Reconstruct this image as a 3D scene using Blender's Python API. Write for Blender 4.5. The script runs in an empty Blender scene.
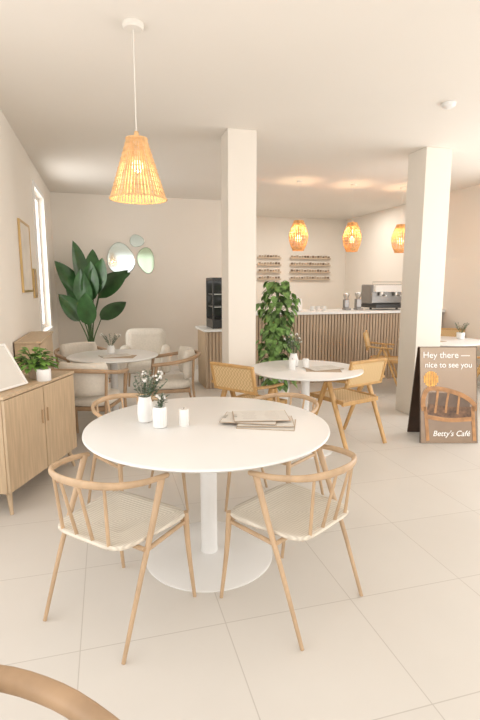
import bpy, math, random
from mathutils import Vector, Matrix, Euler
random.seed(7)
C = bpy.context.scene.collection
rad = math.radians

# ------------------------------------------------------------------ materials
def new_mat(name):
    m = bpy.data.materials.new(name); m.use_nodes = True
    nt = m.node_tree; b = nt.nodes["Principled BSDF"]
    return m, nt, b
def N(nt, t, **kw):
    n = nt.nodes.new(t)
    for k, v in kw.items(): setattr(n, k, v)
    return n
def plain(name, col, rough=0.6, var=0.06, scale=8.0, bump=0.0, bscale=200.0, metal=0.0, emit=None, es=0.0, stretch=None, trans=0.0, spec=None):
    m, nt, b = new_mat(name)
    tc = N(nt, 'ShaderNodeTexCoord'); mp = N(nt, 'ShaderNodeMapping')
    nt.links.new(tc.outputs['Object'], mp.inputs['Vector'])
    if stretch: mp.inputs['Scale'].default_value = stretch
    no = N(nt, 'ShaderNodeTexNoise'); no.inputs['Scale'].default_value = scale; no.inputs['Detail'].default_value = 4
    nt.links.new(mp.outputs[0], no.inputs['Vector'])
    r = N(nt, 'ShaderNodeValToRGB')
    r.color_ramp.elements[0].position = 0.3; r.color_ramp.elements[1].position = 0.7
    r.color_ramp.elements[0].color = (*[max(0, c*(1-var)) for c in col], 1)
    r.color_ramp.elements[1].color = (*[min(1, c*(1+var)) for c in col], 1)
    nt.links.new(no.outputs['Fac'], r.inputs[0]); nt.links.new(r.outputs[0], b.inputs['Base Color'])
    b.inputs['Roughness'].default_value = rough; b.inputs['Metallic'].default_value = metal
    if spec is not None: b.inputs['Specular IOR Level'].default_value = spec
    if trans: b.inputs['Transmission Weight'].default_value = trans
    if emit:
        b.inputs['Emission Color'].default_value = (*emit, 1); b.inputs['Emission Strength'].default_value = es
    if bump:
        n2 = N(nt, 'ShaderNodeTexNoise'); n2.inputs['Scale'].default_value = bscale
        nt.links.new(tc.outputs['Object'], n2.inputs['Vector'])
        bp = N(nt, 'ShaderNodeBump'); bp.inputs['Strength'].default_value = bump; bp.inputs['Distance'].default_value = 0.003
        nt.links.new(n2.outputs['Fac'], bp.inputs['Height']); nt.links.new(bp.outputs[0], b.inputs['Normal'])
    return m

M_wall = plain('plaster_wall', (0.84, 0.785, 0.71), 0.9, 0.012, 1.5, 0.05, 120)
M_ceil = plain('ceiling_paint', (0.84, 0.795, 0.735), 0.95, 0.01, 1.0)
M_white = plain('white_lacquer', (0.81, 0.805, 0.79), 0.35, 0.01, 3)
M_trim = plain('white_trim', (0.85, 0.83, 0.80), 0.5, 0.01, 3)
M_ceramic = plain('white_ceramic', (0.84, 0.83, 0.81), 0.35, 0.02, 20)
M_oak = plain('light_oak', (0.51, 0.355, 0.22), 0.45, 0.12, 6, 0.02, 150, stretch=(3, 3, 0.9))
M_oakcab = plain('cabinet_oak', (0.56, 0.42, 0.275), 0.5, 0.13, 5, 0.03, 150, stretch=(9, 9, 0.8))
M_walnut = plain('warm_brown_oak', (0.42, 0.28, 0.17), 0.45, 0.12, 5, 0.02, 150, stretch=(3, 3, 0.9))
M_rack = plain('pale_rack_wood', (0.58, 0.46, 0.34), 0.6, 0.1, 5, stretch=(1, 9, 9))
M_teak = plain('golden_teak', (0.55, 0.33, 0.13), 0.45, 0.16, 6, 0.03, 150, stretch=(5, 5, 1))
M_slat = plain('counter_slat_wood', (0.48, 0.36, 0.25), 0.55, 0.10, 4, stretch=(8, 8, 0.6))
M_dark = plain('groove_brown', (0.22, 0.155, 0.105), 0.8, 0.1)
M_uph = plain('cream_upholstery', (0.74, 0.69, 0.61), 0.95, 0.05, 40, 0.5, 500)
M_black = plain('black_plastic', (0.025, 0.024, 0.023), 0.35, 0.1)
M_steel = plain('brushed_steel', (0.55, 0.53, 0.5), 0.3, 0.05, 10, metal=0.9)
M_greym = plain('grey_metal', (0.30, 0.29, 0.28), 0.35, 0.05, 10, metal=0.6)
M_glassd = plain('dark_display_glass', (0.05, 0.05, 0.05), 0.08, 0.05)
M_leaf = plain('deep_green_leaf', (0.036, 0.10, 0.030), 0.3, 0.5, 5)
M_leaf2 = plain('fresh_green_leaf', (0.16, 0.29, 0.08), 0.5, 0.8, 16)
M_leaf4 = plain('bright_green_leaf', (0.16, 0.31, 0.06), 0.5, 0.5, 16)
M_leaf3 = plain('grey_green_leaf', (0.15, 0.19, 0.15), 0.6, 0.4, 30)
M_flower = plain('white_blossom', (0.8, 0.77, 0.72), 0.7, 0.05)
M_stem = plain('plant_stem', (0.08, 0.14, 0.05), 0.6, 0.2)
M_soil = plain('soil', (0.05, 0.035, 0.025), 0.95, 0.3, 60)
M_kraft = plain('kraft_board', (0.46, 0.35, 0.25), 0.7, 0.08, 30)
M_paper = plain('white_paper', (0.70, 0.67, 0.62), 0.8, 0.02)
M_ink = plain('grey_print', (0.48, 0.44, 0.40), 0.8, 0.05)
M_mirror = plain('mirror_glass', (0.46, 0.52, 0.50), 0.08, 0.01, metal=1.0)
M_mirror2 = plain('mirror_painted_green', (0.34, 0.42, 0.31), 0.08, 0.01, metal=1.0)  # green outdoor reflection put into the mirror colour
M_gold = plain('brass_frame', (0.62, 0.43, 0.2), 0.35, 0.05, metal=0.7)
M_print = plain('abstract_art_print', (0.78, 0.72, 0.64), 0.8, 0.12, 3)
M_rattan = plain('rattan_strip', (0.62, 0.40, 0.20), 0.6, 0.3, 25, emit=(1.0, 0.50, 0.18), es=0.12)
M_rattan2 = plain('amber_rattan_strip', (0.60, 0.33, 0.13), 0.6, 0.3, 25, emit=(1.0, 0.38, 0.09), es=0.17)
M_bulb = plain('lit_bulb', (1, 0.8, 0.5), 0.4, 0.0, emit=(1.0, 0.72, 0.40), es=2.8)
M_cord = plain('white_cord', (0.8, 0.76, 0.7), 0.6, 0.02)
M_signw = plain('white_lettering', (0.9, 0.88, 0.85), 0.5, 0.0, emit=(1, 1, 1), es=0.15)
M_orange = plain('painted_reflection_orange', (0.95, 0.40, 0.08), 0.4, 0.5, 40, emit=(1.0, 0.4, 0.08), es=0.25)  # glow of the lamp mirrored in the sign, painted with emission
M_brown = plain('painted_reflection_brown', (0.46, 0.23, 0.09), 0.35, 0.3, 14)  # wood of the chair mirrored in the sign, as flat colour
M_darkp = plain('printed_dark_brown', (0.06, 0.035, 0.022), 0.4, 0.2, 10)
M_seatp = plain('painted_reflection_seat', (0.16, 0.085, 0.045), 0.4, 0.6, 25)  # mirrored chair seat, as flat colour
M_shadp = plain('painted_reflection_shade', (0.15, 0.10, 0.07), 0.4, 0.2, 10)  # shade around the mirrored chair, as flat colour
M_jar = plain('pale_packets', (0.50, 0.40, 0.30), 0.6, 0.2, 20)
M_wick = plain('candle_wick', (0.1, 0.08, 0.06), 0.9, 0.1)

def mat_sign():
    m, nt, b = new_mat('sign_painted_reflection')  # mirror board; its reflected room tones are painted as a vertical gradient
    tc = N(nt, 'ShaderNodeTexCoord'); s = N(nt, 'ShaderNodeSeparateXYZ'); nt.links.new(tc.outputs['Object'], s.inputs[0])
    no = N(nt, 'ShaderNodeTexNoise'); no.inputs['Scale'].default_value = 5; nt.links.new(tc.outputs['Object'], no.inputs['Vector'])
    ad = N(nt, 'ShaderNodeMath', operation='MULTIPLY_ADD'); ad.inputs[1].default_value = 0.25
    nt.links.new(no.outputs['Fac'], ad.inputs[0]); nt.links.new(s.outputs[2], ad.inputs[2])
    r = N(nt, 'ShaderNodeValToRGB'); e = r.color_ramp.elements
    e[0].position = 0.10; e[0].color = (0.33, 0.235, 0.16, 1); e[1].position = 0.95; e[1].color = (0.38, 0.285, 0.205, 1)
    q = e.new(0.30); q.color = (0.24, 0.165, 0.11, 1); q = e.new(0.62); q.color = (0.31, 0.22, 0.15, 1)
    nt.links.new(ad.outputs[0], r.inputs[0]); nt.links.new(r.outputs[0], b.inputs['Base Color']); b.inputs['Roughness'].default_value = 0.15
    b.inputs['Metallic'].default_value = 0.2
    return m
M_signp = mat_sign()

def mat_tiles():
    m, nt, b = new_mat('cream_floor_tiles')
    g = N(nt, 'ShaderNodeNewGeometry'); mp = N(nt, 'ShaderNodeMapping')
    mp.inputs['Location'].default_value = (-0.45+6.1, -1.26+6.0, 0)
    nt.links.new(g.outputs['Position'], mp.inputs['Vector'])
    br = N(nt, 'ShaderNodeTexBrick'); br.offset = 0.0; br.squash = 1.0
    for k, v in (('Scale', 1.0), ('Mortar Size', 0.0024), ('Mortar Smooth', 0.2), ('Bias', 0.0), ('Brick Width', 0.61), ('Row Height', 0.60)):
        br.inputs[k].default_value = v
    br.inputs['Color1'].default_value = (0.72, 0.69, 0.645, 1); br.inputs['Color2'].default_value = (0.705, 0.675, 0.63, 1)
    br.inputs['Mortar'].default_value = (0.56, 0.525, 0.48, 1)
    nt.links.new(mp.outputs[0], br.inputs['Vector'])
    no = N(nt, 'ShaderNodeTexNoise'); no.inputs['Scale'].default_value = 2.2; no.inputs['Detail'].default_value = 6
    nt.links.new(g.outputs['Position'], no.inputs['Vector'])
    r = N(nt, 'ShaderNodeValToRGB'); r.color_ramp.elements[0].color = (0.91, 0.90, 0.89, 1); r.color_ramp.elements[1].color = (1, 1, 1, 1)
    nt.links.new(no.outputs['Fac'], r.inputs[0])
    mx = N(nt, 'ShaderNodeMixRGB', blend_type='MULTIPLY'); mx.inputs[0].default_value = 1
    nt.links.new(br.outputs['Color'], mx.inputs[1]); nt.links.new(r.outputs[0], mx.inputs[2])
    nt.links.new(mx.outputs[0], b.inputs['Base Color']); b.inputs['Roughness'].default_value = 0.42
    return m
M_floor = mat_tiles()

def mat_cord():
    m, nt, b = new_mat('woven_paper_cord')
    tc = N(nt, 'ShaderNodeTexCoord'); s = N(nt, 'ShaderNodeSeparateXYZ'); nt.links.new(tc.outputs['Object'], s.inputs[0])
    def ab(o):
        n = N(nt, 'ShaderNodeMath', operation='ABSOLUTE'); nt.links.new(o, n.inputs[0]); return n.outputs[0]
    mx = N(nt, 'ShaderNodeMath', operation='MAXIMUM'); nt.links.new(ab(s.outputs[0]), mx.inputs[0]); nt.links.new(ab(s.outputs[1]), mx.inputs[1])
    mu = N(nt, 'ShaderNodeMath', operation='MULTIPLY'); mu.inputs[1].default_value = 450; nt.links.new(mx.outputs[0], mu.inputs[0])
    si = N(nt, 'ShaderNodeMath', operation='SINE'); nt.links.new(mu.outputs[0], si.inputs[0])
    r = N(nt, 'ShaderNodeValToRGB'); r.color_ramp.elements[0].color = (0.62, 0.56, 0.47, 1); r.color_ramp.elements[1].color = (0.77, 0.71, 0.61, 1)
    mr = N(nt, 'ShaderNodeMapRange'); mr.inputs[1].default_value = -1; nt.links.new(si.outputs[0], mr.inputs[0])
    nt.links.new(mr.outputs[0], r.inputs[0]); nt.links.new(r.outputs[0], b.inputs['Base Color'])
    bp = N(nt, 'ShaderNodeBump'); bp.inputs['Strength'].default_value = 0.4; bp.inputs['Distance'].default_value = 0.003
    nt.links.new(mr.outputs[0], bp.inputs['Height']); nt.links.new(bp.outputs[0], b.inputs['Normal'])
    b.inputs['Roughness'].default_value = 0.85
    return m
M_cordseat = mat_cord()
def mat_cane():
    m, nt, b = new_mat('woven_cane')
    tc = N(nt, 'ShaderNodeTexCoord')
    ch = N(nt, 'ShaderNodeTexChecker'); ch.inputs['Scale'].default_value = 60
    ch.inputs['Color1'].default_value = (0.72, 0.53, 0.29, 1); ch.inputs['Color2'].default_value = (0.58, 0.40, 0.20, 1)
    nt.links.new(tc.outputs['Object'], ch.inputs['Vector']); nt.links.new(ch.outputs['Color'], b.inputs['Base Color'])
    b.inputs['Roughness'].default_value = 0.7
    return m
M_cane = mat_cane()

# ------------------------------------------------------------------ mesh builder
def cr(pts, k=6):
    P = [Vector(p) for p in pts]; out = []
    for i in range(len(P)-1):
        p0 = P[i-1] if i > 0 else P[i]*2-P[i+1]; p1 = P[i]; p2 = P[i+1]
        p3 = P[i+2] if i+2 < len(P) else P[i+1]*2-P[i]
        for j in range(k):
            t = j/k
            out.append(0.5*((2*p1)+(-p0+p2)*t+(2*p0-5*p1+4*p2-p3)*t*t+(-p0+3*p1-3*p2+p3)*t**3))
    out.append(P[-1]); return out

class MB:
    def __init__(s): s.v = []; s.f = []
    def box(s, c, d, rz=0.0, M=None):
        o = len(s.v); x, y, z = [q/2 for q in d]
        R = M if M is not None else Matrix.Rotation(rz, 3, 'Z')
        for a in (-1, 1):
            for b in (-1, 1):
                for e in (-1, 1):
                    s.v.append(Vector(c)+R @ Vector((a*x, b*y, e*z)))
        for q in ((0, 1, 3, 2), (4, 6, 7, 5), (0, 4, 5, 1), (2, 3, 7, 6), (0, 2, 6, 4), (1, 5, 7, 3)):
            s.f.append([o+i for i in q])
        return s
    def b2(s, x0, x1, y0, y1, z0, z1):
        return s.box(((x0+x1)/2, (y0+y1)/2, (z0+z1)/2), (x1-x0, y1-y0, z1-z0))
    def tube(s, pts, ra, rb=None, n=10, up=(0, 0, 1), e=1.0, closed=False):
        P = [Vector(p) for p in pts]; L = len(P)
        if not hasattr(ra, '__len__'): ra = [ra]*L
        if len(ra) != L: ra = [ra[0]+(ra[-1]-ra[0])*i/(L-1) for i in range(L)]
        if rb is None: rb = ra
        elif not hasattr(rb, '__len__'): rb = [rb]*L
        if len(rb) != L: rb = [rb[0]+(rb[-1]-rb[0])*i/(L-1) for i in range(L)]
        up = Vector(up); o = len(s.v)
        for i in range(L):
            if closed: t = P[(i+1) % L]-P[i-1]
            else: t = P[min(i+1, L-1)]-P[max(i-1, 0)]
            t.normalize(); sd = t.cross(up)
            if sd.length < 1e-3: sd = t.cross(Vector((0, 1, 0.01)))
            sd.normalize(); u = sd.cross(t)
            for j in range(n):
                a = 2*math.pi*j/n; c, q = math.cos(a), math.sin(a)
                c = math.copysign(abs(c)**e, c); q = math.copysign(abs(q)**e, q)
                s.v.append(P[i]+sd*c*ra[i]+u*q*rb[i])
        for i in range(L if closed else L-1):
            for j in range(n):
                a = o+i*n+j; b = o+i*n+(j+1) % n; k = (i+1) % L
                s.f.append([a, b, o+k*n+(j+1) % n, o+k*n+j])
        if not closed:
            s.f.append([o+j for j in range(n)][::-1]); s.f.append([o+(L-1)*n+j for j in range(n)])
        return s
    def lathe(s, prof, n=48, c=(0, 0, 0), sx=1, sy=1, ribs=0, rd=0):
        o = len(s.v); L = len(prof)
        for r, z in prof:
            for j in range(n):
                a = 2*math.pi*j/n; rr = r*(1+(rd*math.cos(a*ribs) if ribs else 0))
                s.v.append(Vector((c[0]+rr*sx*math.cos(a), c[1]+rr*sy*math.sin(a), c[2]+z)))
        for i in range(L-1):
            for j in range(n):
                s.f.append([o+i*n+j, o+i*n+(j+1) % n, o+(i+1)*n+(j+1) % n, o+(i+1)*n+j])
        s.f.append([o+j for j in range(n)][::-1]); s.f.append([o+(L-1)*n+j for j in range(n)])
        return s
    def sphere(s, c, r, n=12, m=8, sz=1):
        return s.lathe([(max(1e-4, r*math.sin(math.pi*i/m)), -r*sz*math.cos(math.pi*i/m)) for i in range(m+1)], n, c)
    def leaf(s, base, d, L, W, droop=0.3, fold=0.25, ns=6, up=(0, 0, 1), pw=0.8, side=None):
        d = Vector(d).normalized(); up = Vector(up); sd = Vector(side) if side is not None else d.cross(up)
        if sd.length < 1e-3: sd = Vector((1, 0, 0))
        sd.normalize(); u = sd.cross(d); o = len(s.v); base = Vector(base)
        for i in range(ns+1):
            t = i/ns; w = W*0.5*max(0.02, math.sin(math.pi*min(1, t)**pw)**0.8 if 0 < t < 1 else 0.02)
            p = base+d*L*t+Vector((0, 0, -droop*L*t*t))
            s.v += [p-sd*w+u*w*fold, p-sd*w*.5+u*w*fold*.35, p, p+sd*w*.5+u*w*fold*.35, p+sd*w+u*w*fold]
        for i in range(ns):
            for j in range(4):
                a = o+i*5+j; s.f.append([a, a+1, a+6, a+5])
        return s
    def mesh(s, name, smooth=True):
        me = bpy.data.meshes.new(name); me.from_pydata([tuple(v) for v in s.v], [], s.f); me.update()
        import bmesh
        bm = bmesh.new(); bm.from_mesh(me); bmesh.ops.recalc_face_normals(bm, faces=bm.faces); bm.to_mesh(me); bm.free()
        if smooth:
            for p in me.polygons: p.use_smooth = True
        return me

def obj(name, mb, mat, parent=None, smooth=True, bevel=0.0, loc=None, rot=None, sharp=40):
    me = mb.mesh(name, smooth) if isinstance(mb, MB) else mb
    me.materials.clear(); me.materials.append(mat)
    if smooth and hasattr(me, 'set_sharp_from_angle'): me.set_sharp_from_angle(angle=rad(sharp))
    o = bpy.data.objects.new(name, me); C.objects.link(o)
    if bevel:
        bv = o.modifiers.new('bevel', 'BEVEL'); bv.width = bevel; bv.segments = 4 if bevel > 0.02 else 2; bv.limit_method = 'ANGLE'
    if parent: o.parent = parent
    if loc: o.location = loc
    if rot: o.rotation_euler = rot
    return o
def thing(name, label, cat, loc=(0, 0, 0), rz=0.0, group=None):
    e = bpy.data.objects.new(name, None); e.empty_display_size = 0.1; C.objects.link(e)
    e.location = loc; e.rotation_euler = (0, 0, rad(rz)); e['label'] = label; e['category'] = cat
    if group: e['group'] = group
    return e
def dup(src, loc, rz, label=None):
    n = src.copy(); C.objects.link(n); n.location = loc; n.rotation_euler = (0, 0, rad(rz))
    if label: n['label'] = label
    for ch in list(src.children):
        c = ch.copy(); C.objects.link(c); c.parent = n
        for g in list(ch.children):
            h = g.copy(); C.objects.link(h); h.parent = c
    return n
def struct(name, mb, mat, bevel=0):
    o = obj(name, mb, mat, smooth=False, bevel=bevel); o['kind'] = 'structure'; return o

# ------------------------------------------------------------------ room shell
H = 2.9; XL = -0.77; XR = 5.24; YB = 8.3; YK = 10.0
WY0, WY1 = 6.30, 7.20
struct('floor', MB().b2(-1.5, 5.6, -2.9, 10.3, -0.1, 0), M_floor)
struct('ceiling', MB().b2(-1.5, 5.6, -2.9, 10.3, H, H+0.1), M_ceil)
w = MB()
w.b2(XL-0.2, XL, 3.8, WY0, 0, H).b2(XL-0.2, XL, WY1, YB, 0, H).b2(XL-0.2, XL, WY0, WY1, 0, 0.9).b2(XL-0.2, XL, WY0, WY1, 2.62, H)
w.b2(-1.3, XL-0.2, 3.8, 3.95, 0, H)
w.b2(-1.3, -1.15, 3.1, 3.8, 0, H).b2(-1.3, -1.15, -2.6, -1.9, 0, H).b2(-1.3, -1.15, -1.9, 3.1, 0, 0.25).b2(-1.3, -1.15, -1.9, 3.1, 2.6, H)
struct('wall_left', w, M_wall)
struct('wall_back', MB().b2(XL-0.2, 2.3, YB, YB+0.15, 0, H).b2(2.15, 2.3, YB+0.15, YK, 0, H).b2(2.15, XR+0.15, YK, YK+0.15, 0, H), M_wall)
struct('wall_right', MB().b2(XR, XR+0.15, -2.6, 0.6, 0, H).b2(XR, XR+0.15, 5.2, YK, 0, H).b2(XR, XR+0.15, 0.6, 5.2, 0, 0.3).b2(XR, XR+0.15, 0.6, 5.2, 2.6, H), M_wall)  # gap left for the added, unseen window
w = MB().b2(-1.3, -0.8, -2.75, -2.6, 0, H).b2(5.0, XR+0.15, -2.75, -2.6, 0, H).b2(-0.8, 5.0, -2.75, -2.6, 2.65, H).b2(-0.8, 5.0, -2.75, -2.6, 0, 0.1)
struct('wall_front', w, M_wall)
def wframe(name, x0, x1, y0, y1, z0, z1, div, t=0.05):
    m = MB(); alongY = (y1-y0) > (x1-x0)
    if alongY:
        m.b2(x0, x1, y0, y1, z0, z0+t).b2(x0, x1, y0, y1, z1-t, z1)
        for i in range(div+1):
            y = y0+(y1-y0-t)*i/div; m.b2(x0, x1, y, y+t, z0+t, z1-t)
    else:
        m.b2(x0, x1, y0, y1, z0, z0+t).b2(x0, x1, y0, y1, z1-t, z1)
        for i in range(div+1):
            x = x0+(x1-x0-t)*i/div; m.b2(x, x+t, y0, y1, z0+t, z1-t)
    return struct(name, m, M_trim)
wframe('window_1', XL-0.12, XL-0.06, WY0, WY1, 0.9, 2.62, 2)
wframe('window_2', -1.26, -1.2, -1.9, 3.1, 0.25, 2.6, 4)
wframe('window_3', -0.8, 5.0, -2.71, -2.65, 0.1, 2.65, 5)
wframe('added_window_4', XR+0.05, XR+0.11, 0.6, 5.2, 0.3, 2.6, 4)  # unseen window, added to let more light reach the back
struct('trim_1', MB().b2(XL, XL+0.015, WY0-.06, WY0, 0.84, 2.68).b2(XL, XL+0.015, WY1, WY1+.06, 0.84, 2.68).b2(XL, XL+0.015, WY0, WY1, 2.62, 2.68).b2(XL, XL+0.04, WY0, WY1, 0.87, 0.9), M_trim)
struct('baseboard_left', MB().b2(XL, XL+0.012, 3.95, YB, 0, 0.07), M_trim)
struct('baseboard_back', MB().b2(XL+0.012, 2.3, YB-0.012, YB, 0, 0.07), M_trim)
struct('baseboard_right', MB().b2(XR-0.012, XR, -2.6, 6.5, 0, 0.07), M_trim)
for i, (x, y, s) in enumerate(((1.285, 4.69, 0.28), (3.455, 4.74, 0.32))):
    o = obj('column', MB().b2(x-s/2, x+s/2, y-s/2, y+s/2, 0, H), M_wall, smooth=False, bevel=0.004)
    o.name = 'trim_%d' % (i+2); o['kind'] = 'structure'

# ------------------------------------------------------------------ pedestal tables
def table(loc, R, rb, label, pr=0.045):
    t = thing('pedestal_table', label, 'table', loc)
    obj('table_top', MB().lathe([(0.001, 0.715), (R-0.05, 0.715), (R-0.012, 0.722), (R, 0.731), (R-0.002, 0.738), (R-0.008, 0.741), (0.001, 0.741)], 96), M_white, t, sharp=60)
    obj('pedestal', MB().lathe([(pr*1.3, 0.012), (pr*1.05, 0.02), (pr, 0.05), (pr, 0.68), (pr*1.6, 0.7145), (0.001, 0.7145)], 32), M_white, t)
    obj('base_plate', MB().lathe([(rb, 0.0), (rb, 0.006), (rb-0.01, 0.011), (rb*0.5, 0.016), (pr*1.3, 0.02), (0.001, 0.02)], 72), M_white, t)
    return t
table((0.497, 2.43, 0), 0.64, 0.35, 'large round white pedestal table with flowers and menus')
table((1.684, 3.891, 0), 0.50, 0.26, 'small round white pedestal table beside a square column', 0.04)
table((0.05, 5.2, 0), 0.47, 0.26, 'round white pedestal table ringed by cream upholstered chairs', 0.04)
table((4.32, 5.45, 0), 0.55, 0.28, 'round white pedestal table near the slatted counter', 0.04)

# ------------------------------------------------------------------ spindle dining chair with cord seat
def dining_chair(loc, rz, label):
    t = thing('dining_chair', label, 'chair', loc, rz, 'cord seat chairs at the large table')
    m = MB(); n = 48
    rings = [(0.98, -0.020), (1.0, -0.014), (1.0, -0.007), (0.98, 0.0), (0.85, -0.007), (0.6, -0.016), (0.3, -0.022), (0.001, -0.023)]
    for k, z in rings:
        for j in range(n):
            a = 2*math.pi*j/n; c, q = math.cos(a), math.sin(a)
            x = math.copysign(abs(c)**0.34, c)*0.225*k; y = math.copysign(abs(q)**0.34, q)*0.212*k
            x *= 1+0.10*(y/0.215)
            m.v.append(Vector((x, y, 0.45+z)))
    for i in range(len(rings)-1):
        for j in range(n): m.f.append([i*n+j, i*n+(j+1) % n, (i+1)*n+(j+1) % n, (i+1)*n+j])
    m.f.append(list(range(n))[::-1]); m.f.append([(len(rings)-1)*n+j for j in range(n)])
    obj('seat', m, M_cordseat, t, sharp=80)
    for s in (-1, 1):
        obj('leg', MB().tube(cr([(s*0.232, 0.235, 0), (s*0.224, 0.205, 0.25), (s*0.220, 0.190, 0.447)], 4), [0.0085, 0.015], n=12, up=(0, 1, 0)), M_oak, t)
        obj('leg', MB().tube(cr([(s*0.238, -0.245, 0), (s*0.240, -0.135, 0.30), (s*0.238, -0.06, 0.48), (s*0.234, 0.02, 0.685)], 5), [0.0085, 0.0155], n=12, up=(0, 1, 0)), M_oak, t, )
    R = cr([(0.240, 0.050, 0.680), (0.243, 0.0, 0.687), (0.232, -0.10, 0.696), (0.180, -0.205, 0.708), (0.09, -0.260, 0.716), (0, -0.276, 0.719),
            (-0.09, -0.260, 0.716), (-0.180, -0.205, 0.708), (-0.232, -0.10, 0.696), (-0.243, 0.0, 0.687), (-0.240, 0.050, 0.680)], 5)
    L = len(R); ra = [0.009+0.004*abs(2*i/(L-1)-1) for i in range(L)]; rb = [0.0115+0.006*math.sin(math.pi*i/(L-1))**2 for i in range(L)]
    ra[0] = ra[-1] = 0.009; rb[0] = rb[-1] = 0.009
    obj('top_rail', MB().tube(R, ra, rb, n=14), M_oak, t)
    for x in (-0.15, -0.052, 0.052, 0.15):
        yr = -0.270+(x*x)*2.1
        obj('spindle', MB().tube([(x*0.9, -0.198, 0.432), (x, yr, 0.706)], [0.008, 0.0065], n=8, up=(0, 1, 0)), M_oak, t)
    obj('seat_frame', MB().tube([(-0.238, -0.105, 0.415), (0.238, -0.105, 0.415)], 0.010, n=8).tube([(-0.215, 0.18, 0.412), (0.215, 0.18, 0.412)], 0.010, n=8)
        .tube([(-0.238, -0.1, 0.405), (-0.217, 0.19, 0.40)], 0.010, n=8).tube([(0.238, -0.1, 0.405), (0.217, 0.19, 0.40)], 0.010, n=8), M_oak, t)
    return t
c1 = dining_chair((0.021, 2.085, 0), -46.5, 'light oak spindle chair with woven cream cord seat')
for loc, rz in (((0.792, 1.955, 0), 31), ((0.15, 3.07, 0), -153), ((1.03, 2.84, 0), 126.5)):
    dup(c1, loc, rz)

# ------------------------------------------------------------------ cane armchair with V legs
def cane_chair(loc, rz, label):
    t = thing('cane_armchair', label, 'chair', loc, rz, 'cane armchairs')
    obj('seat', MB().box((0, 0.02, 0.43), (0.39, 0.39, 0.022)), M_cane, t, smooth=False, bevel=0.004)
    f = MB().box((0, 0.23, 0.43), (0.46, 0.028, 0.04)).box((0, -0.19, 0.42), (0.46, 0.028, 0.04))
    f.box((0.212, 0.02, 0.43), (0.03, 0.39, 0.04)).box((-0.212, 0.02, 0.43), (0.03, 0.39, 0.04))
    obj('seat_frame', f, M_teak, t, smooth=False, bevel=0.005)
    Rx = Matrix.Rotation(rad(14), 3, 'X')
    bc = Vector((0, -0.25, 0.695))
    obj('back_panel', MB().box(bc, (0.41, 0.014, 0.20), M=Rx), M_cane, t, smooth=False)
    b = MB()
    for dx, dz, sx, sz in ((0, 0.112, 0.465, 0.024), (0, -0.112, 0.465, 0.024), (0.218, 0, 0.026, 0.20), (-0.218, 0, 0.026, 0.20)):
        b.box(bc+Rx @ Vector((dx, 0, dz)), (sx, 0.028, sz), M=Rx)
    obj('back_frame', b, M_teak, t, smooth=False, bevel=0.005)
    for s in (-1, 1):
        x = s*0.25
        obj('front_leg', MB().tube([(x, 0.24, 0), (x, -0.005, 0.60)], [0.013, 0.017], [0.020, 0.026], n=12, up=(1, 0, 0), e=0.6), M_teak, t)
        obj('rear_leg', MB().tube([(x, -0.29, 0), (x, -0.035, 0.60)], [0.013, 0.017], [0.020, 0.026], n=12, up=(1, 0, 0), e=0.6), M_teak, t)
        obj('armrest', MB().tube([(x, 0.12, 0.615), (x, -0.04, 0.618), (x*0.95, -0.245, 0.635)], 0.018, 0.012, n=12, e=0.6), M_teak, t)
    return t
k1 = cane_chair((2.15, 4.02, 0), 18, 'golden teak cane armchair with V-shaped legs beside small table')
dup(k1, (1.215, 4.01, 0), -54, 'golden teak cane armchair tucked at small table beside column')
dup(k1, (3.78, 5.95, 0), -125, 'golden teak cane armchair standing before the slatted counter')
dup(k1, (4.88, 6.03, 0), 140, 'golden teak cane armchair at table near the counter')
dup(k1, (4.52, 4.70, 0), 15, 'golden teak cane armchair at table behind the sign')

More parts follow.
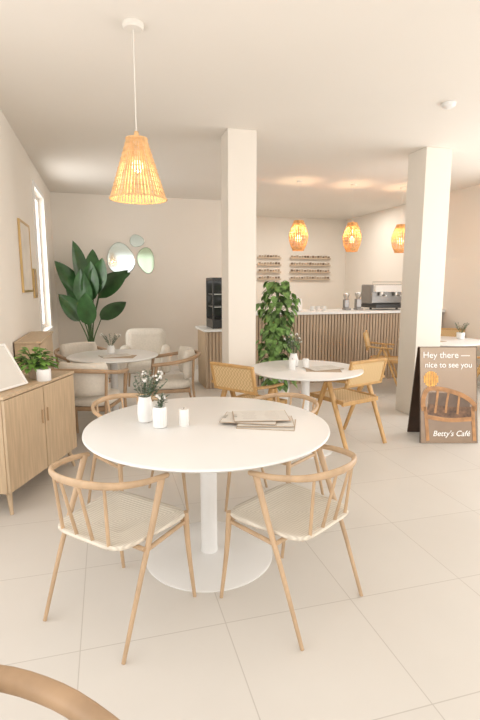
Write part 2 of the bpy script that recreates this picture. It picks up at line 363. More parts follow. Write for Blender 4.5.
# ------------------------------------------------------------------ upholstered armchairs with bentwood rail
def soft_chair(loc, rz, label):
    t = thing('upholstered_armchair', label, 'chair', loc, rz, 'cream bentwood armchairs')
    m = MB(); n = 36
    rings = [(0.85, 0.0), (0.97, 0.01), (1.0, 0.035), (0.99, 0.06), (0.93, 0.08), (0.75, 0.09), (0.4, 0.096), (0.001, 0.097)]
    for k, z in rings:
        for j in range(n):
            a = 2*math.pi*j/n; c, q = math.cos(a), math.sin(a)
            m.v.append(Vector((math.copysign(abs(c)**0.5, c)*0.235*k, 0.02+math.copysign(abs(q)**0.5, q)*0.23*k, 0.39+z)))
    for i in range(len(rings)-1):
        for j in range(n): m.f.append([i*n+j, i*n+(j+1) % n, (i+1)*n+(j+1) % n, (i+1)*n+j])
    m.f.append(list(range(n))[::-1])
    obj('seat_cushion', m, M_uph, t, sharp=80)
    obj('seat_frame', MB().box((0, 0.02, 0.37), (0.44, 0.43, 0.04)), M_walnut, t, smooth=False, bevel=0.01)
    arc = [(0.248*math.sin(rad(a)), -0.238*math.cos(rad(a)), 0.645) for a in range(-60, 61, 6)]
    obj('back_cushion', MB().tube(arc, [0.014]+[0.040]*(len(arc)-2)+[0.014], [0.10]+[0.15]*(len(arc)-2)+[0.10], n=18, e=0.8), M_uph, t, sharp=80)
    R = cr([(0.285, 0.20, 0.665), (0.30, 0.08, 0.675), (0.300, -0.08, 0.695), (0.244, -0.218, 0.72), (0.12, -0.295, 0.735), (0, -0.315, 0.74),
            (-0.12, -0.295, 0.735), (-0.244, -0.218, 0.72), (-0.300, -0.08, 0.695), (-0.30, 0.08, 0.675), (-0.285, 0.20, 0.665)], 5)
    obj('top_rail', MB().tube(R, 0.019, 0.019, n=16, e=0.8), M_walnut, t)
    for s in (-1, 1):
        obj('leg', MB().tube(cr([(s*0.265, 0.25, 0), (s*0.255, 0.20, 0.38), (s*0.285, 0.16, 0.665)], 4), [0.012, 0.017], n=12, up=(0, 1, 0)), M_walnut, t)
        obj('leg', MB().tube(cr([(s*0.235, -0.29, 0), (s*0.225, -0.22, 0.38), (s*0.245, -0.225, 0.71)], 4), [0.012, 0.014], n=12, up=(0, 1, 0)), M_walnut, t)
    return t
s1 = soft_chair((-0.17, 4.60, 0), -21, 'cream upholstered armchair with curved oak rail beside oak cabinet')
dup(s1, (0.64, 5.15, 0), 88, 'cream upholstered armchair with curved oak rail at round table')
dup(s1, (-0.26, 5.80, 0), -151, 'cream upholstered armchair with curved oak rail near the window')
n_ = dup(s1, (-0.295, 0.562, 0), 226, 'cream upholstered armchair with curved oak rail, seen close')
n_.scale = (1.15, 1.15, 1.0)
# lounge chair
t = thing('lounge_chair', 'white rounded upholstered lounge chair near the tall plant', 'armchair', (0.50, 6.80, 0), 172)
obj('seat_cushion', MB().box((0, 0.03, 0.36), (0.46, 0.56, 0.16)), M_uph, t, bevel=0.06)
obj('backrest', MB().box((0, -0.27, 0.58), (0.58, 0.20, 0.54), M=Matrix.Rotation(rad(8), 3, 'X')), M_uph, t, bevel=0.095)
for s in (-1, 1):
    obj('armrest', MB().box((s*0.29, 0.02, 0.45), (0.14, 0.58, 0.34)), M_uph, t, bevel=0.065)
    for y in (-0.24, 0.24): obj('leg', MB().tube([(s*0.26, y, 0), (s*0.24, y*0.95, 0.30)], [0.012, 0.02], n=10, up=(0, 1, 0)), M_oak, t)

# ------------------------------------------------------------------ oak sideboard
sb = thing('sideboard', 'light oak sideboard on tapered legs holding plant and frame', 'cabinet', (-0.638, 3.176, 0), -23.2)
L = 0.92; D = 0.34; ST = 0.79
obj('body', MB().b2(-D, -0.02, 0.0, L, 0.15, ST-0.022), M_oakcab, sb, smooth=False, bevel=0.004)
obj('top_panel', MB().b2(-D, 0.005, -0.005, L+0.005, ST-0.0215, ST), M_oakcab, sb, smooth=False, bevel=0.004)
for i in range(2):
    y0 = 0.006+i*(L/2-0.001); d = obj('door', MB().b2(-0.0195, 0.0, y0, y0+L/2-0.010, 0.157, ST-0.028), M_oakcab, sb, smooth=False, bevel=0.002)
    yy = y0+(L/2-0.04 if i == 0 else 0.03)
    obj('handle', MB().b2(0.0005, 0.012, yy-0.006, yy+0.006, 0.50, 0.60), M_oak, d, smooth=False, bevel=0.002)
for x in (-D+0.05, -0.05):
    for y in (0.06, L-0.06):
        obj('leg', MB().tube([(x+(0.03 if x > -0.1 else -0.01), y+(0.03 if y > 0.5 else -0.03), 0), (x, y, 0.1495)], [0.011, 0.019], n=12, up=(0, 1, 0)), M_oakcab, sb)
sc = thing('storage_cabinet', 'slim light oak cabinet standing against the plaster wall', 'cabinet', (XL+0.013, 4.36, 0))
obj('body', MB().b2(0, 0.19, 0, 0.95, 0.0, 0.98), M_oakcab, sc, smooth=False, bevel=0.004)
obj('top_panel', MB().b2(0, 0.215, -0.01, 0.96, 0.9805, 1.0), M_oakcab, sc, smooth=False, bevel=0.004)
for i in range(2): obj('door', MB().b2(0.1905, 0.205, 0.01+i*0.47, 0.47+i*0.47, 0.03, 0.97), M_oakcab, sc, smooth=False, bevel=0.003)

# ------------------------------------------------------------------ plants
def pot(t, r, h, mat=M_ceramic, name='pot', r0=0.8):
    obj(name, MB().lathe([(r*r0*0.95, 0), (r*r0, 0.005), (r, h*0.6), (r, h), (r*0.9, h), (r*0.88, h*0.93), (0.001, h*0.9)], 32), mat, t)
    obj('soil', MB().lathe([(r*0.87, h*0.905), (r*0.87, h*0.94), (0.001, h*0.95)], 24), M_soil, t)
t = thing('potted_plant', 'leafy green plant in clay pot on oak sideboard', 'plant', (-0.53, 3.79, ST))
pot(t, 0.05, 0.08, M_kraft)
m = MB(); sm = MB()
for i in range(130):
    a = random.uniform(0, 6.283); el = random.uniform(-0.1, 1.3); l = random.uniform(0.05, 0.125)
    d = Vector((math.cos(a)*math.cos(el), math.sin(a)*math.cos(el), math.sin(el)))
    p = Vector((0, 0, 0.09)); q = p+d*l; sm.tube([p, q], 0.002, n=5)
    m.leaf(q, (d.x, d.y, d.z*0.3), random.uniform(0.055, 0.08), random.uniform(0.04, 0.055), 0.4)
obj('stems', sm, M_stem, t); obj('foliage', m, M_leaf4, t)
# tall broad-leaf plant
t = thing('potted_palm', 'tall broad-leaved dark green plant in corner by window', 'plant', (-0.25, 7.70, 0))
pot(t, 0.19, 0.36, M_ceramic)
m = MB(); sm = MB()
specs = [(-165, .16, 1.32, .84, .31, .42), (175, .08, 1.52, .82, .28, .15), (-15, .20, 1.34, .82, .31, .65),
         (10, .24, 1.52, .68, .28, .95), (-150, .22, 0.98, .66, .31, .5), (-25, .24, 1.0, .66, .31, .8), (70, .12, 1.50, .74, .27, .2),
         (-95, .20, 0.92, .66, .30, .3), (-50, .16, 1.38, .74, .29, .3), (-120, .12, 1.15, .74, .30, .12), (-75, .12, 1.28, .74, .28, .18), (160, .18, 1.12, .70, .28, .3)]
for a, r, z, l, wd_, lean in specs:
    a = rad(a); d = Vector((math.cos(a), math.sin(a), 0)); p = Vector((0, 0, 0.33)); q = d*r*0.75+Vector((0, 0, z*0.95))
    sm.tube(cr([p+d*0.02, p.lerp(q, .5)-d*0.04, q], 5), [0.013, 0.007], n=6)
    sdv = Vector((1, 0.0, 0))+d*0.35 if abs(d.y) > 0.5 else Vector((0.6, 0.55, -0.45*math.copysign(1, d.x)))
    m.leaf(q, d*lean+Vector((0, 0, 0.85)), l*0.92, wd_, 0.30*lean+0.04, 0.22, 10, pw=0.75, side=sdv)
obj('stems', sm, M_stem, t); obj('foliage', m, M_leaf, t)
# plant beside column
t = thing('potted_monstera', 'bushy climbing green plant in white planter before the counter', 'plant', (1.97, 5.42, 0))
pot(t, 0.16, 0.40, M_ceramic)
m = MB(); sm = MB()
sm.tube([(0, 0, .36), (0.02, 0, 0.9), (0, 0.02, 1.42)], 0.02, n=8)
for i in range(290):
    z = random.uniform(0.32, 1.54); a = random.uniform(0, 6.283)
    r = random.uniform(0.09, 0.22)*(1.0 if z < 1.35 else 0.75)*(1+0.22*math.sin(z*11)); r = max(r, 0.17) if z < 0.45 else r
    d = Vector((math.cos(a), math.sin(a), random.uniform(-0.3, 0.3)))
    q = Vector((d.x*r, d.y*r, z)); sm.tube([(0, 0, max(0.4, z-0.05)), q], 0.002, n=4)
    s_ = random.uniform(0.075, 0.115)
    m.leaf(q, d*0.7+Vector((random.uniform(-.5, .5), random.uniform(-.5, .5), -0.8)), s_, s_*0.92, 0.25, 0.1, 6, pw=0.6)
obj('stems', sm, M_stem, t); obj('foliage', m, M_leaf2, t)

def sprigs(t, z0, h, n, spread, white=True, bias=0.0):
    m = MB(); sm = MB(); fl = MB()
    for i in range(n):
        a = random.uniform(0, 6.283); tip = Vector((math.cos(a)*spread*random.uniform(.3, 1)+bias, math.sin(a)*spread*random.uniform(.3, 1), z0+h*random.uniform(.55, 1)))
        p = Vector((0, 0, z0*0.6)); sm.tube([p, p.lerp(tip, .5)+Vector((0, 0, 0.01)), tip], 0.0014, n=4)
        for k in range(8):
            q = p.lerp(tip, 0.45+0.55*k/7); b = random.uniform(0, 6.283)
            m.leaf(q, (math.cos(b), math.sin(b), 0.5), 0.031, 0.014, 0.2, ns=4)
        if white and i % 3 == 0:
            for k in range(3): fl.sphere(tip+Vector((random.uniform(-.012, .012), random.uniform(-.012, .012), random.uniform(-.01, .01))), 0.007, 8, 5)
    obj('stems', sm, M_stem, t); obj('leaves', m, M_leaf3, t)
    if white: obj('blossoms', fl, M_flower, t)
Z = 0.741
t = thing('flower_vase', 'white ceramic vase of dried sprigs on large round table', 'vase', (0.18, 2.57, Z))
obj('vase', MB().lathe([(0.03, 0), (0.038, 0.005), (0.042, 0.05), (0.040, 0.10), (0.034, 0.125), (0.033, 0.14), (0.028, 0.14), (0.026, 0.12), (0.001, 0.115)], 32), M_ceramic, t)
sprigs(t, 0.14, 0.13, 20, 0.10, bias=0.035)
t = thing('flower_vase', 'ribbed white vase beside flowers on large round table', 'vase', (0.245, 2.445, Z))
obj('vase', MB().lathe([(0.03, 0), (0.036, 0.004), (0.037, 0.09), (0.033, 0.11), (0.028, 0.11), (0.027, 0.095), (0.001, 0.09)], 60, ribs=15, rd=0.03), M_ceramic, t)
sprigs(t, 0.11, 0.07, 5, 0.035)
def candle(loc, r, h, label):
    t = thing('pillar_candle', label, 'candle', loc)
    obj('wax', MB().lathe([(r*0.96, 0), (r, 0.003), (r, h-0.004), (r*0.96, h), (0.001, h-0.003)], 28), M_ceramic, t)
    obj('wick', MB().tube([(0, 0, h-0.002), (0.002, 0, h+0.01)], 0.0015, n=6, up=(0, 1, 0)), M_wick, t)
candle((0.37, 2.44, Z), 0.026, 0.09, 'small white candle jar on large round table')
candle((-0.455, 3.67, ST), 0.050, 0.085, 'white round candle on oak sideboard')
t = thing('flower_vase', 'white vase of green sprigs on small round table', 'vase', (1.62, 4.02, Z))
obj('vase', MB().lathe([(0.03, 0), (0.04, 0.005), (0.045, 0.06), (0.03, 0.11), (0.03, 0.12), (0.001, 0.115)], 28), M_ceramic, t)
sprigs(t, 0.12, 0.18, 16, 0.11)
candle((1.70, 3.93, Z), 0.028, 0.08, 'small white candle jar on small round table')
candle((1.55, 3.88, Z), 0.030, 0.09, 'white candle jar on small round table')
t = thing('flower_vase', 'white vase of green sprigs beside cream chairs', 'vase', (0.03, 5.32, Z))
obj('vase', MB().lathe([(0.03, 0), (0.04, 0.005), (0.04, 0.06), (0.03, 0.09), (0.001, 0.085)], 24), M_ceramic, t)
sprigs(t, 0.09, 0.14, 12, 0.10)
t = thing('flower_vase', 'white pot of greenery on table near counter', 'vase', (4.66, 5.50, Z))
obj('vase', MB().lathe([(0.035, 0), (0.05, 0.005), (0.055, 0.09), (0.001, 0.085)], 24), M_ceramic, t)
sprigs(t, 0.09, 0.14, 16, 0.11, False)

# ------------------------------------------------------------------ menus
def menu(loc, rz, label, z0, mat=M_kraft, w_=0.30, d_=0.21, page=False, grp='menus on the large table'):
    t = thing('menu_board', label, 'menu', (loc[0], loc[1], z0), rz, grp)
    obj('board', MB().box((0, 0, 0.0015), (w_, d_, 0.003)), mat, t, smooth=False)
    if page:
        obj('page', MB().box((0, 0, 0.0036), (w_-0.008, d_-0.008, 0.001)), M_paper, t, smooth=False)
        p = MB()
        for i in range(6):
            for s in (-1, 1):
                p.box((s*(w_*0.21), d_*0.32-i*d_*0.12, 0.0043), (w_*random.uniform(.18, .30), 0.003, 0.0003))
        obj('printed_lines', p, M_ink, t, smooth=False)
        obj('clip', MB().box((-w_/2+0.012, 0, 0.0056), (0.018, 0.055, 0.003)), M_steel, t, smooth=False)
    return t
menu((0.80, 2.345), -24, 'kraft clipboard menu lowest in pile on white table', Z, page=True)
menu((0.80, 2.375), -17, 'kraft clipboard menu in pile on white table', Z+0.0075, page=True)
menu((0.73, 2.425), -25, 'printed menu on kraft board on white table', Z+0.015, page=True)
menu((0.79, 2.43), -12, 'printed menu lying on top of the pile', Z+0.0225, page=True)
menu((1.80, 3.78), -20, 'brown clipboard menu on small round table', Z, grp='menus on the small table')
menu((1.83, 3.84), 8, 'white printed menu on small round table', Z+0.0035, page=True, grp='menus on the small table')
menu((0.12, 5.05), -15, 'brown clipboard menu on table with cream chairs', Z, grp='menus on the rear table')
menu((0.07, 5.10), 14, 'white printed menu on table with cream chairs', Z+0.0035, page=True, grp='menus on the rear table')
menu((4.10, 5.35), 14, 'brown clipboard menu on table near counter', Z, grp='menus on counter-side table')

# ------------------------------------------------------------------ frames and mirrors
def pframe(name, w_, h_, label, cat, fr, inner, t_=0.02, b=0.022):
    t = thing(name, label, cat)
    m = MB().b2(-w_/2, w_/2, 0, t_, 0, b).b2(-w_/2, w_/2, 0, t_, h_-b, h_).b2(-w_/2, -w_/2+b, 0, t_, b, h_-b).b2(w_/2-b, w_/2, 0, t_, b, h_-b)
    obj('frame', m, fr, t, smooth=False)
    obj('picture', MB().b2(-w_/2+b, w_/2-b, 0.006, t_-0.002, b, h_-b), inner, t, smooth=False)
    return t
t = pframe('picture_frame', 0.62, 0.69, 'brass framed abstract print hanging on plaster wall', 'picture', M_gold, M_print)
t.location = (XL+0.022, 5.33, 1.40); t.rotation_euler = (0, 0, rad(90))
t = pframe('picture_frame', 0.20, 0.32, 'small dark brass frame hanging near window', 'picture', M_gold, M_kraft)
t.location = (XL+0.022, 5.86, 1.33); t.rotation_euler = (0, 0, rad(90))
t = pframe('picture_frame', 0.30, 0.32, 'pale tabletop picture frame leaning on oak sideboard', 'picture', M_trim, M_paper, b=0.014, t_=0.014)
t.location = (-0.615, 3.40, ST+0.0125); t.rotation_euler = (rad(-32), 0, rad(60))
def blob(name, x, z, w_, h_, label, ph, mt):
    m = MB(); n = 60; o = 0
    for y, k in ((0, 0.98), (-0.012, 1.0), (-0.015, 0.97)):
        for j in range(n):
            a = 2*math.pi*j/n; rr = 1+0.06*math.cos(2*a+ph)+0.05*math.cos(3*a+ph*2)
            m.v.append(Vector((w_/2*rr*k*math.cos(a), y, h_/2*rr*k*math.sin(a))))
    for i in range(2):
        for j in range(n): m.f.append([i*n+j, i*n+(j+1) % n, (i+1)*n+(j+1) % n, (i+1)*n+j])
    m.f.append(list(range(n))[::-1]); m.f.append([2*n+j for j in range(n)])
    t = thing(name, label, 'mirror', (x, YB-0.001, z), group='wall mirrors')
    obj('mirror_glass', m, mt, t, smooth=False)
blob('wall_mirror', 0.265, 1.895, 0.42, 0.53, 'large organic pebble-shaped mirror on cream wall', 0.6, M_mirror)
blob('wall_mirror', 0.675, 1.88, 0.28, 0.42, 'oval pebble-shaped mirror tinted as a green reflection on cream wall', 1.7, M_mirror2)
blob('wall_mirror', 0.53, 2.19, 0.22, 0.21, 'smallest rounded pebble-shaped mirror on cream wall', 0.2, M_mirror)

# ------------------------------------------------------------------ counter
c = thing('slatted_counter', 'long service counter with vertical wood slats', 'counter', (2.02, 6.6, 0))
Wc = 3.20
obj('carcass', MB().b2(0, Wc, 0.03, 0.60, 0, 1.04), M_dark, c, smooth=False)
m = MB(); x = 0.0
while x < Wc-0.03:
    m.b2(x, x+0.036, 0.008, 0.0295, 0.0, 1.04); x += 0.050
obj('slat_front', m, M_slat, c, smooth=False)
o = obj('counter_worktop', MB().b2(2.0, 5.235, 6.56, 7.24, 1.0405, 1.08), M_white, smooth=False, bevel=0.004); o['label'] = 'continuous white worktop on the slatted counter'; o['category'] = 'worktop'
c = thing('low_counter', 'lower oak counter end with display case on top', 'counter', (1.33, 6.6, 0))
obj('carcass', MB().b2(0, 0.66, 0.03, 0.60, 0, 0.82), M_oakcab, c, smooth=False)
m = MB(); x = 0.0
while x < 0.62:
    m.b2(x, x+0.036, 0.008, 0.0295, 0.0, 0.82); x += 0.050
obj('slat_front', m, M_slat, c, smooth=False)
obj('worktop', MB().b2(-0.03, 0.665, -0.03, 0.64, 0.8205, 0.855), M_white, c, smooth=False, bevel=0.004)
d = thing('pastry_display_case', 'black framed glass pastry display on low counter', 'display case', (1.45, 6.68, 0.855))
obj('base', MB().b2(0, 0.52, 0, 0.45, 0, 0.13), M_black, d, smooth=False, bevel=0.005)
m = MB()
for x in (0, 0.495):
    for y in (0, 0.425): m.b2(x, x+0.025, y, y+0.025, 0.1305, 0.68)
m.b2(0, 0.52, 0, 0.45, 0.6805, 0.72)
obj('frame', m, M_black, d, smooth=False)
obj('glass_shelf', MB().b2(0.026, 0.494, 0.026, 0.424, 0.30, 0.31).b2(0.026, 0.494, 0.026, 0.424, 0.48, 0.49), M_steel, d, smooth=False)
obj('back_panel', MB().b2(0.026, 0.494, 0.43, 0.445, 0.131, 0.68), M_glassd, d, smooth=False)
e = thing('espresso_machine', 'grey metal and white espresso machine on the counter', 'coffee machine', (4.36, 6.85, 1.08))
obj('body', MB().b2(-0.28, 0.28, 0.02, 0.36, 0.09, 0.40), M_greym, e, smooth=False, bevel=0.02)
obj('front_panel', MB().b2(-0.26, 0.26, -0.06, 0.0195, 0.28, 0.39), M_ceramic, e, smooth=False, bevel=0.01)
obj('drip_tray', MB().b2(-0.27, 0.27, -0.10, 0.36, 0.03, 0.0895), M_black, e, smooth=False, bevel=0.005)
obj('cup_rail', MB().tube([(-0.26, 0.04, 0.401), (-0.26, 0.04, 0.44), (0.26, 0.04, 0.44), (0.26, 0.04, 0.401)], 0.006, n=8), M_steel, e)
for x in (-0.13, 0.13):
    obj('group_head', MB().lathe([(0.035, 0.22), (0.035, 0.2795), (0.001, 0.2795)], 20, (x, -0.02, 0)).tube([(x, -0.03, 0.235), (x, -0.16, 0.225)], 0.012, n=8), M_steel, e)
for x in (-0.24, 0.24):
    obj('foot', MB().lathe([(0.02, 0), (0.02, 0.0295), (0.001, 0.0295)], 16, (x, 0.1, 0)), M_black, e)
def grinder(loc, s, label):
    g = thing('coffee_grinder', label, 'grinder', loc)
    obj('body', MB().b2(-0.07*s, 0.07*s, -0.06*s, 0.10*s, 0, 0.03).b2(-0.055*s, 0.055*s, 0, 0.10*s, 0.03, 0.22*s), M_greym, g, smooth=False, bevel=0.01)
    obj('hopper', MB().lathe([(0.035*s, 0.2205*s), (0.065*s, 0.30*s), (0.065*s, 0.34*s), (0.04*s, 0.35*s), (0.001, 0.35*s)], 24, (0, 0.05*s, 0)), M_steel, g)
grinder((3.87, 6.88, 1.08), 0.80, 'grey coffee grinder with steel hopper on counter')
grinder((3.68, 6.92, 1.08), 0.75, 'smaller grey coffee grinder beside the espresso machine')
t = thing('storage_jar', 'white lidded ceramic jar on the counter', 'jar', (2.78, 6.80, 1.08))
obj('jar', MB().lathe([(0.06, 0), (0.075, 0.01), (0.08, 0.10), (0.07, 0.17), (0.001, 0.17)], 28), M_ceramic, t)
obj('lid', MB().lathe([(0.072, 0.1705), (0.072, 0.185), (0.02, 0.195), (0.015, 0.22), (0.001, 0.222)], 28), M_ceramic, t)
for i, x in enumerate((3.05, 3.15, 3.25)):
    t = thing('cup', 'small white cup on the counter', 'cup', (x, 6.86, 1.08), group='cups on the counter')
    obj('bowl', MB().lathe([(0.022, 0), (0.03, 0.01), (0.038, 0.07), (0.034, 0.07), (0.001, 0.02)], 20), M_ceramic, t)
    obj('handle', MB().tube(cr([(0.034, 0, 0.055), (0.055, 0, 0.05), (0.05, 0, 0.025), (0.031, 0, 0.02)], 4), 0.004, n=6, up=(0, 1, 0)), M_ceramic, t)
t = thing('card_reader', 'dark till screen on the counter', 'till', (5.0, 6.9, 1.08))
obj('stand', MB().b2(-0.06, 0.06, -0.05, 0.05, 0, 0.015).b2(-0.015, 0.015, 0.0, 0.02, 0.015, 0.12), M_steel, t, smooth=False)
obj('screen', MB().box((0, -0.02, 0.20), (0.24, 0.015, 0.17), M=Matrix.Rotation(rad(-12), 3, 'X')), M_black, t, smooth=False, bevel=0.003)
for xc, wd, lab in ((3.42, 0.52, 'narrow four-tier wall rack with small brown packets'), (4.37, 0.95, 'wide four-tier wall rack with small brown packets')):
    t = thing('wall_rack', lab, 'shelf', (xc, YK, 1.58))
    for i in range(4):
        obj('ledge', MB().b2(-wd/2, wd/2, -0.07, -0.001, i*0.15, i*0.15+0.03), M_rack, t, smooth=False)
    for i in range(4):
        xx = -wd/2+0.04
        while xx < wd/2-0.04:
            hh = random.uniform(0.03, 0.05)
            q = obj('coffee_packet', MB().b2(-0.02, 0.02, -0.03, 0.0, 0, hh), random.choice([M_jar, M_kraft, M_dark]), smooth=False, loc=(xc+xx, YK-0.03, 1.58+i*0.15+0.0305), bevel=0.003)
            q['label'] = 'small brown packet standing on wall rack'; q['category'] = 'packet'; q['group'] = 'packets on wall racks'
            xx += 0.062

# ------------------------------------------------------------------ pendants
def cone_pendant(loc):
    t = thing('pendant_lamp', 'conical woven rattan pendant lamp over large table', 'lamp', loc)
    zb, zt = 1.968, 2.298; rb, rt = 0.160, 0.056
    m = MB(); n = 48
    for j in range(n):
        a = 2*math.pi*j/n
        m.tube([(rb*math.cos(a), rb*math.sin(a), zb), (rt*math.cos(a), rt*math.sin(a), zt)], [0.0074, 0.0030], [0.0028, 0.0028], n=6, up=(math.cos(a), math.sin(a), 0))
    for i in range(13):
        z = zb+(zt-zb)*i/12; r = rb+(rt-rb)*i/12+0.003
        m.tube([(r*math.cos(2*math.pi*j/40), r*math.sin(2*math.pi*j/40), z) for j in range(40)], 0.005 if i in (0, 12) else 0.0018, n=6, closed=True)
    obj('lamp_shade', m, M_rattan, t)
    obj('shade_cap', MB().lathe([(rt, zt), (rt*0.9, zt+0.006), (0.016, zt+0.012), (0.012, zt+0.04), (0.001, zt+0.04)], 24), M_rattan, t)
    obj('bulb', MB().sphere((0, 0, 2.15), 0.035, 16, 10), M_bulb, t)
    obj('socket', MB().lathe([(0.018, 2.183), (0.018, 2.29), (0.001, 2.29)], 16), M_cord, t)
    obj('cord', MB().tube([(0, 0, zt+0.04), (0, 0, H-0.03)], 0.003, n=8, up=(0, 1, 0)), M_cord, t)
    obj('ceiling_canopy', MB().lathe([(0.001, H-0.032), (0.05, H-0.03), (0.06, H-0.02), (0.06, H-0.001), (0.001, H-0.001)], 32), M_cord, t)
cone_pendant((0.207, 2.96, 0))
def lantern(x):
    t = thing('lantern_pendant', 'amber woven lantern pendant glowing above the counter', 'lamp', (x, 6.5, 0), group='lantern pendants over the counter')
    z0, z1 = 1.96, 2.36; m = MB(); n = 32
    prof = [(0.080, z0), (0.116, z0+0.09), (0.133, z0+0.18), (0.126, z0+0.24), (0.096, z0+0.33), (0.066, z1)]
    for j in range(n):
        a = 2*math.pi*j/n
        m.tube(cr([(r*math.cos(a), r*math.sin(a), z) for r, z in prof], 2), 0.0080, 0.003, n=6, up=(math.cos(a), math.sin(a), 0))
    for i in range(1, 9):
        z = z0+0.40*i/9
        for k in range(5):
            if prof[k][1] <= z <= prof[k+1][1]: r = prof[k][0]+(prof[k+1][0]-prof[k][0])*(z-prof[k][1])/(prof[k+1][1]-prof[k][1])
        m.tube([((r+.003)*math.cos(2*math.pi*j/32), (r+.003)*math.sin(2*math.pi*j/32), z) for j in range(32)], 0.003, n=5, closed=True)
    for r, z in (prof[0], prof[-1]): m.tube([(r*math.cos(2*math.pi*j/32), r*math.sin(2*math.pi*j/32), z) for j in range(32)], 0.007, n=6, closed=True)
    obj('lamp_shade', m, M_rattan2, t)
    obj('bulb', MB().sphere((0, 0, 2.12), 0.045, 16, 10), M_bulb, t)
    obj('cord', MB().tube([(0, 0, 2.16), (0, 0, H-0.02)], 0.0012, n=8, up=(0, 1, 0)), M_cord, t)
    obj('ceiling_canopy', MB().lathe([(0.001, H-0.022), (0.04, H-0.02), (0.04, H-0.001), (0.001, H-0.001)], 24), M_cord, t)
for x in (2.66, 3.50, 4.31): lantern(x)
o = thing('smoke_detector', 'small round white smoke detector on ceiling', 'smoke detector', (2.69, 3.49, H))
obj('housing', MB().lathe([(0.001, -0.04), (0.03, -0.038), (0.05, -0.025), (0.055, -0.001), (0.001, -0.001)], 28), M_ceramic, o)

# ------------------------------------------------------------------ A-frame sign
s = thing('sidewalk_sign', 'A-frame sign board with white lettering beside square column', 'sign', (3.10, 3.82, 0), -15.5)
th = rad(-10)
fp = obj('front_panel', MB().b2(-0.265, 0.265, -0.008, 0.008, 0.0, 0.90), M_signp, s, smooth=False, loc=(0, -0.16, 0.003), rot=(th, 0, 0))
ed = obj('panel_edge', MB().b2(-0.269, -0.2655, -0.010, 0.012, 0, 0.904).b2(0.2655, 0.269, -0.010, 0.012, 0, 0.904).b2(-0.265, 0.265, -0.010, 0.012, 0.9005, 0.904), M_darkp, s, smooth=False, loc=(0, -0.16, 0.003), rot=(th, 0, 0))
bp = obj('rear_panel', MB().b2(-0.269, 0.269, -0.008, 0.008, 0.0, 0.90), M_darkp, s, smooth=False, loc=(0, 0.19, 0.003), rot=(-th, 0, 0))
def text(body, size, x, z, shear=0.0, sp=1.0):
    cu = bpy.data.curves.new('lettering', 'FONT'); cu.body = body; cu.size = size; cu.align_x = 'CENTER'; cu.extrude = 0.0008; cu.shear = shear; cu.space_character = sp; cu.offset = 0.0004
    o = bpy.data.objects.new('tmp', cu); C.objects.link(o)
    bpy.context.view_layer.update()
    me = bpy.data.meshes.new_from_object(o.evaluated_get(bpy.context.evaluated_depsgraph_get()))
    C.objects.unlink(o); bpy.data.objects.remove(o)
    me.materials.clear(); me.materials.append(M_signw); me.name = 'lettering'
    q = bpy.data.objects.new('lettering', me); C.objects.link(q); q.parent = fp; q.location = (x, -0.0125, z); q.rotation_euler = (rad(90), 0, 0)
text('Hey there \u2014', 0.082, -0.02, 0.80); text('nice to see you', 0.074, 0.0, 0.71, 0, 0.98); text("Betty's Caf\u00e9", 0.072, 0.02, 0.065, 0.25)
def strip(m, a, b, w_, y=-0.0092):
    a = Vector((a[0], y, a[1])); b = Vector((b[0], y, b[1])); d = (b-a); l = d.length; ang = math.atan2(d.z, d.x)
    m.box((a+b)/2, (l, 0.0006, w_), M=Matrix.Rotation(-ang, 3, 'Y'))
def curve(m, pts, w_, y):
    P = cr([(a, 0, b) for a, b in pts], 6)
    for i in range(len(P)-1):
        strip(m, (P[i].x, P[i].z), (P[i+1].x, P[i+1].z), w_, y)
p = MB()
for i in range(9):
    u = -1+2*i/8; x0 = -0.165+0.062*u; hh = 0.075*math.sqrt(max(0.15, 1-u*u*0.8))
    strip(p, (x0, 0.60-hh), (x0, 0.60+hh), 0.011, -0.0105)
obj('painted_lamp_reflection', p, M_orange, fp, smooth=False)  # pendant reflection painted on the mirror board
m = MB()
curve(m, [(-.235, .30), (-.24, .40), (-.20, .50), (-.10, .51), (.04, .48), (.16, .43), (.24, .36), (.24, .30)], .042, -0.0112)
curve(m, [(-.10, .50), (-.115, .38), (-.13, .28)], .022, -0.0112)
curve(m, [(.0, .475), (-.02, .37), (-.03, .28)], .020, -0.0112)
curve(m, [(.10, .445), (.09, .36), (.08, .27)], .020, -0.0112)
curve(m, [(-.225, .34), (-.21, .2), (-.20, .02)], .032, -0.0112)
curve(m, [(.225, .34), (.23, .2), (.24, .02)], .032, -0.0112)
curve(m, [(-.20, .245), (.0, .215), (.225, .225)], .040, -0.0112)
obj('painted_chair_reflection', m, M_brown, fp, smooth=False)  # chair reflection painted on as flat strips, nothing is really mirrored
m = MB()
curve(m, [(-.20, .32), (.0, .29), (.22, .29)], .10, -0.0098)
obj('painted_seat_reflection', m, M_seatp, fp, smooth=False)  # seat of the painted chair reflection
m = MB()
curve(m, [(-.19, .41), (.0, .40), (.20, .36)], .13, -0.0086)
obj('painted_reflected_shadow', m, M_shadp, fp, smooth=False)  # painted shade behind the reflected chair

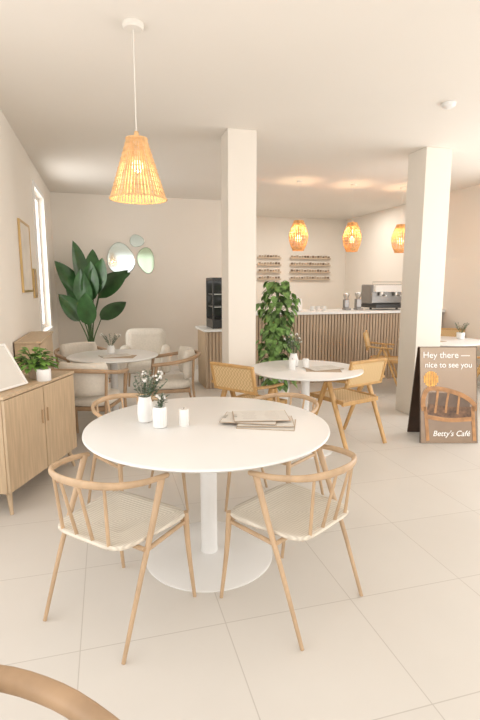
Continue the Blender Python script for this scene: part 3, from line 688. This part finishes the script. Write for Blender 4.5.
# ------------------------------------------------------------------ lights
def area(name, loc, rot, sx, sy, e, col=(1, 0.972, 0.94)):
    l = bpy.data.lights.new(name, 'AREA'); l.shape = 'RECTANGLE'; l.size = sx; l.size_y = sy; l.energy = e; l.color = col
    o = bpy.data.objects.new(name, l); C.objects.link(o); o.location = loc; o.rotation_euler = rot
def point(loc, e, r=0.03, col=(1, 0.68, 0.40)):
    l = bpy.data.lights.new('bulb_light', 'POINT'); l.energy = e; l.shadow_soft_size = r; l.color = col
    o = bpy.data.objects.new('bulb_light', l); C.objects.link(o); o.location = loc
area('storefront_daylight', (2.1, -2.9, 1.5), (rad(90), 0, 0), 5.6, 2.4, 84)
area('side_window_daylight', (-1.45, 0.6, 1.5), (rad(90), 0, rad(-90)), 4.8, 2.2, 42)
area('added_right_fill', (XR+0.3, 2.9, 1.5), (rad(90), 0, rad(90)), 4.4, 2.2, 95)  # added fill through the unseen right opening, brightens the back
area('rear_window_daylight', (XL-0.3, 6.75, 1.75), (rad(90), 0, rad(-90)), 0.9, 1.6, 22)
area('added_kitchen_fill', (3.7, 8.3, H-0.02), (0, 0, 0), 2.2, 0.6, 34, (1, 0.94, 0.87))  # added fill without a fixture, brightens the kitchen end
point((0.207, 2.96, 2.08), 3.2, 0.04)
for x in (2.66, 3.50, 4.31): point((x, 6.5, 2.24), 9, 0.03)
wd = bpy.data.worlds.new('daylight'); bpy.context.scene.world = wd; wd.use_nodes = True
wd.node_tree.nodes['Background'].inputs[0].default_value = (1.0, 0.975, 0.945, 1); wd.node_tree.nodes['Background'].inputs[1].default_value = 1.0

# ------------------------------------------------------------------ camera
cam = bpy.data.cameras.new('camera'); cam.sensor_fit = 'VERTICAL'; cam.sensor_height = 36; cam.lens = 24; cam.clip_start = 0.05
co = bpy.data.objects.new('camera', cam); C.objects.link(co)
co.location = (0, 0, 1.474); co.rotation_euler = (rad(90-8.9), 0, rad(-15.5))
bpy.context.scene.camera = co
vs = bpy.context.scene.view_settings
vs.view_transform = 'Standard'; vs.look = 'None'; vs.exposure = 0.14
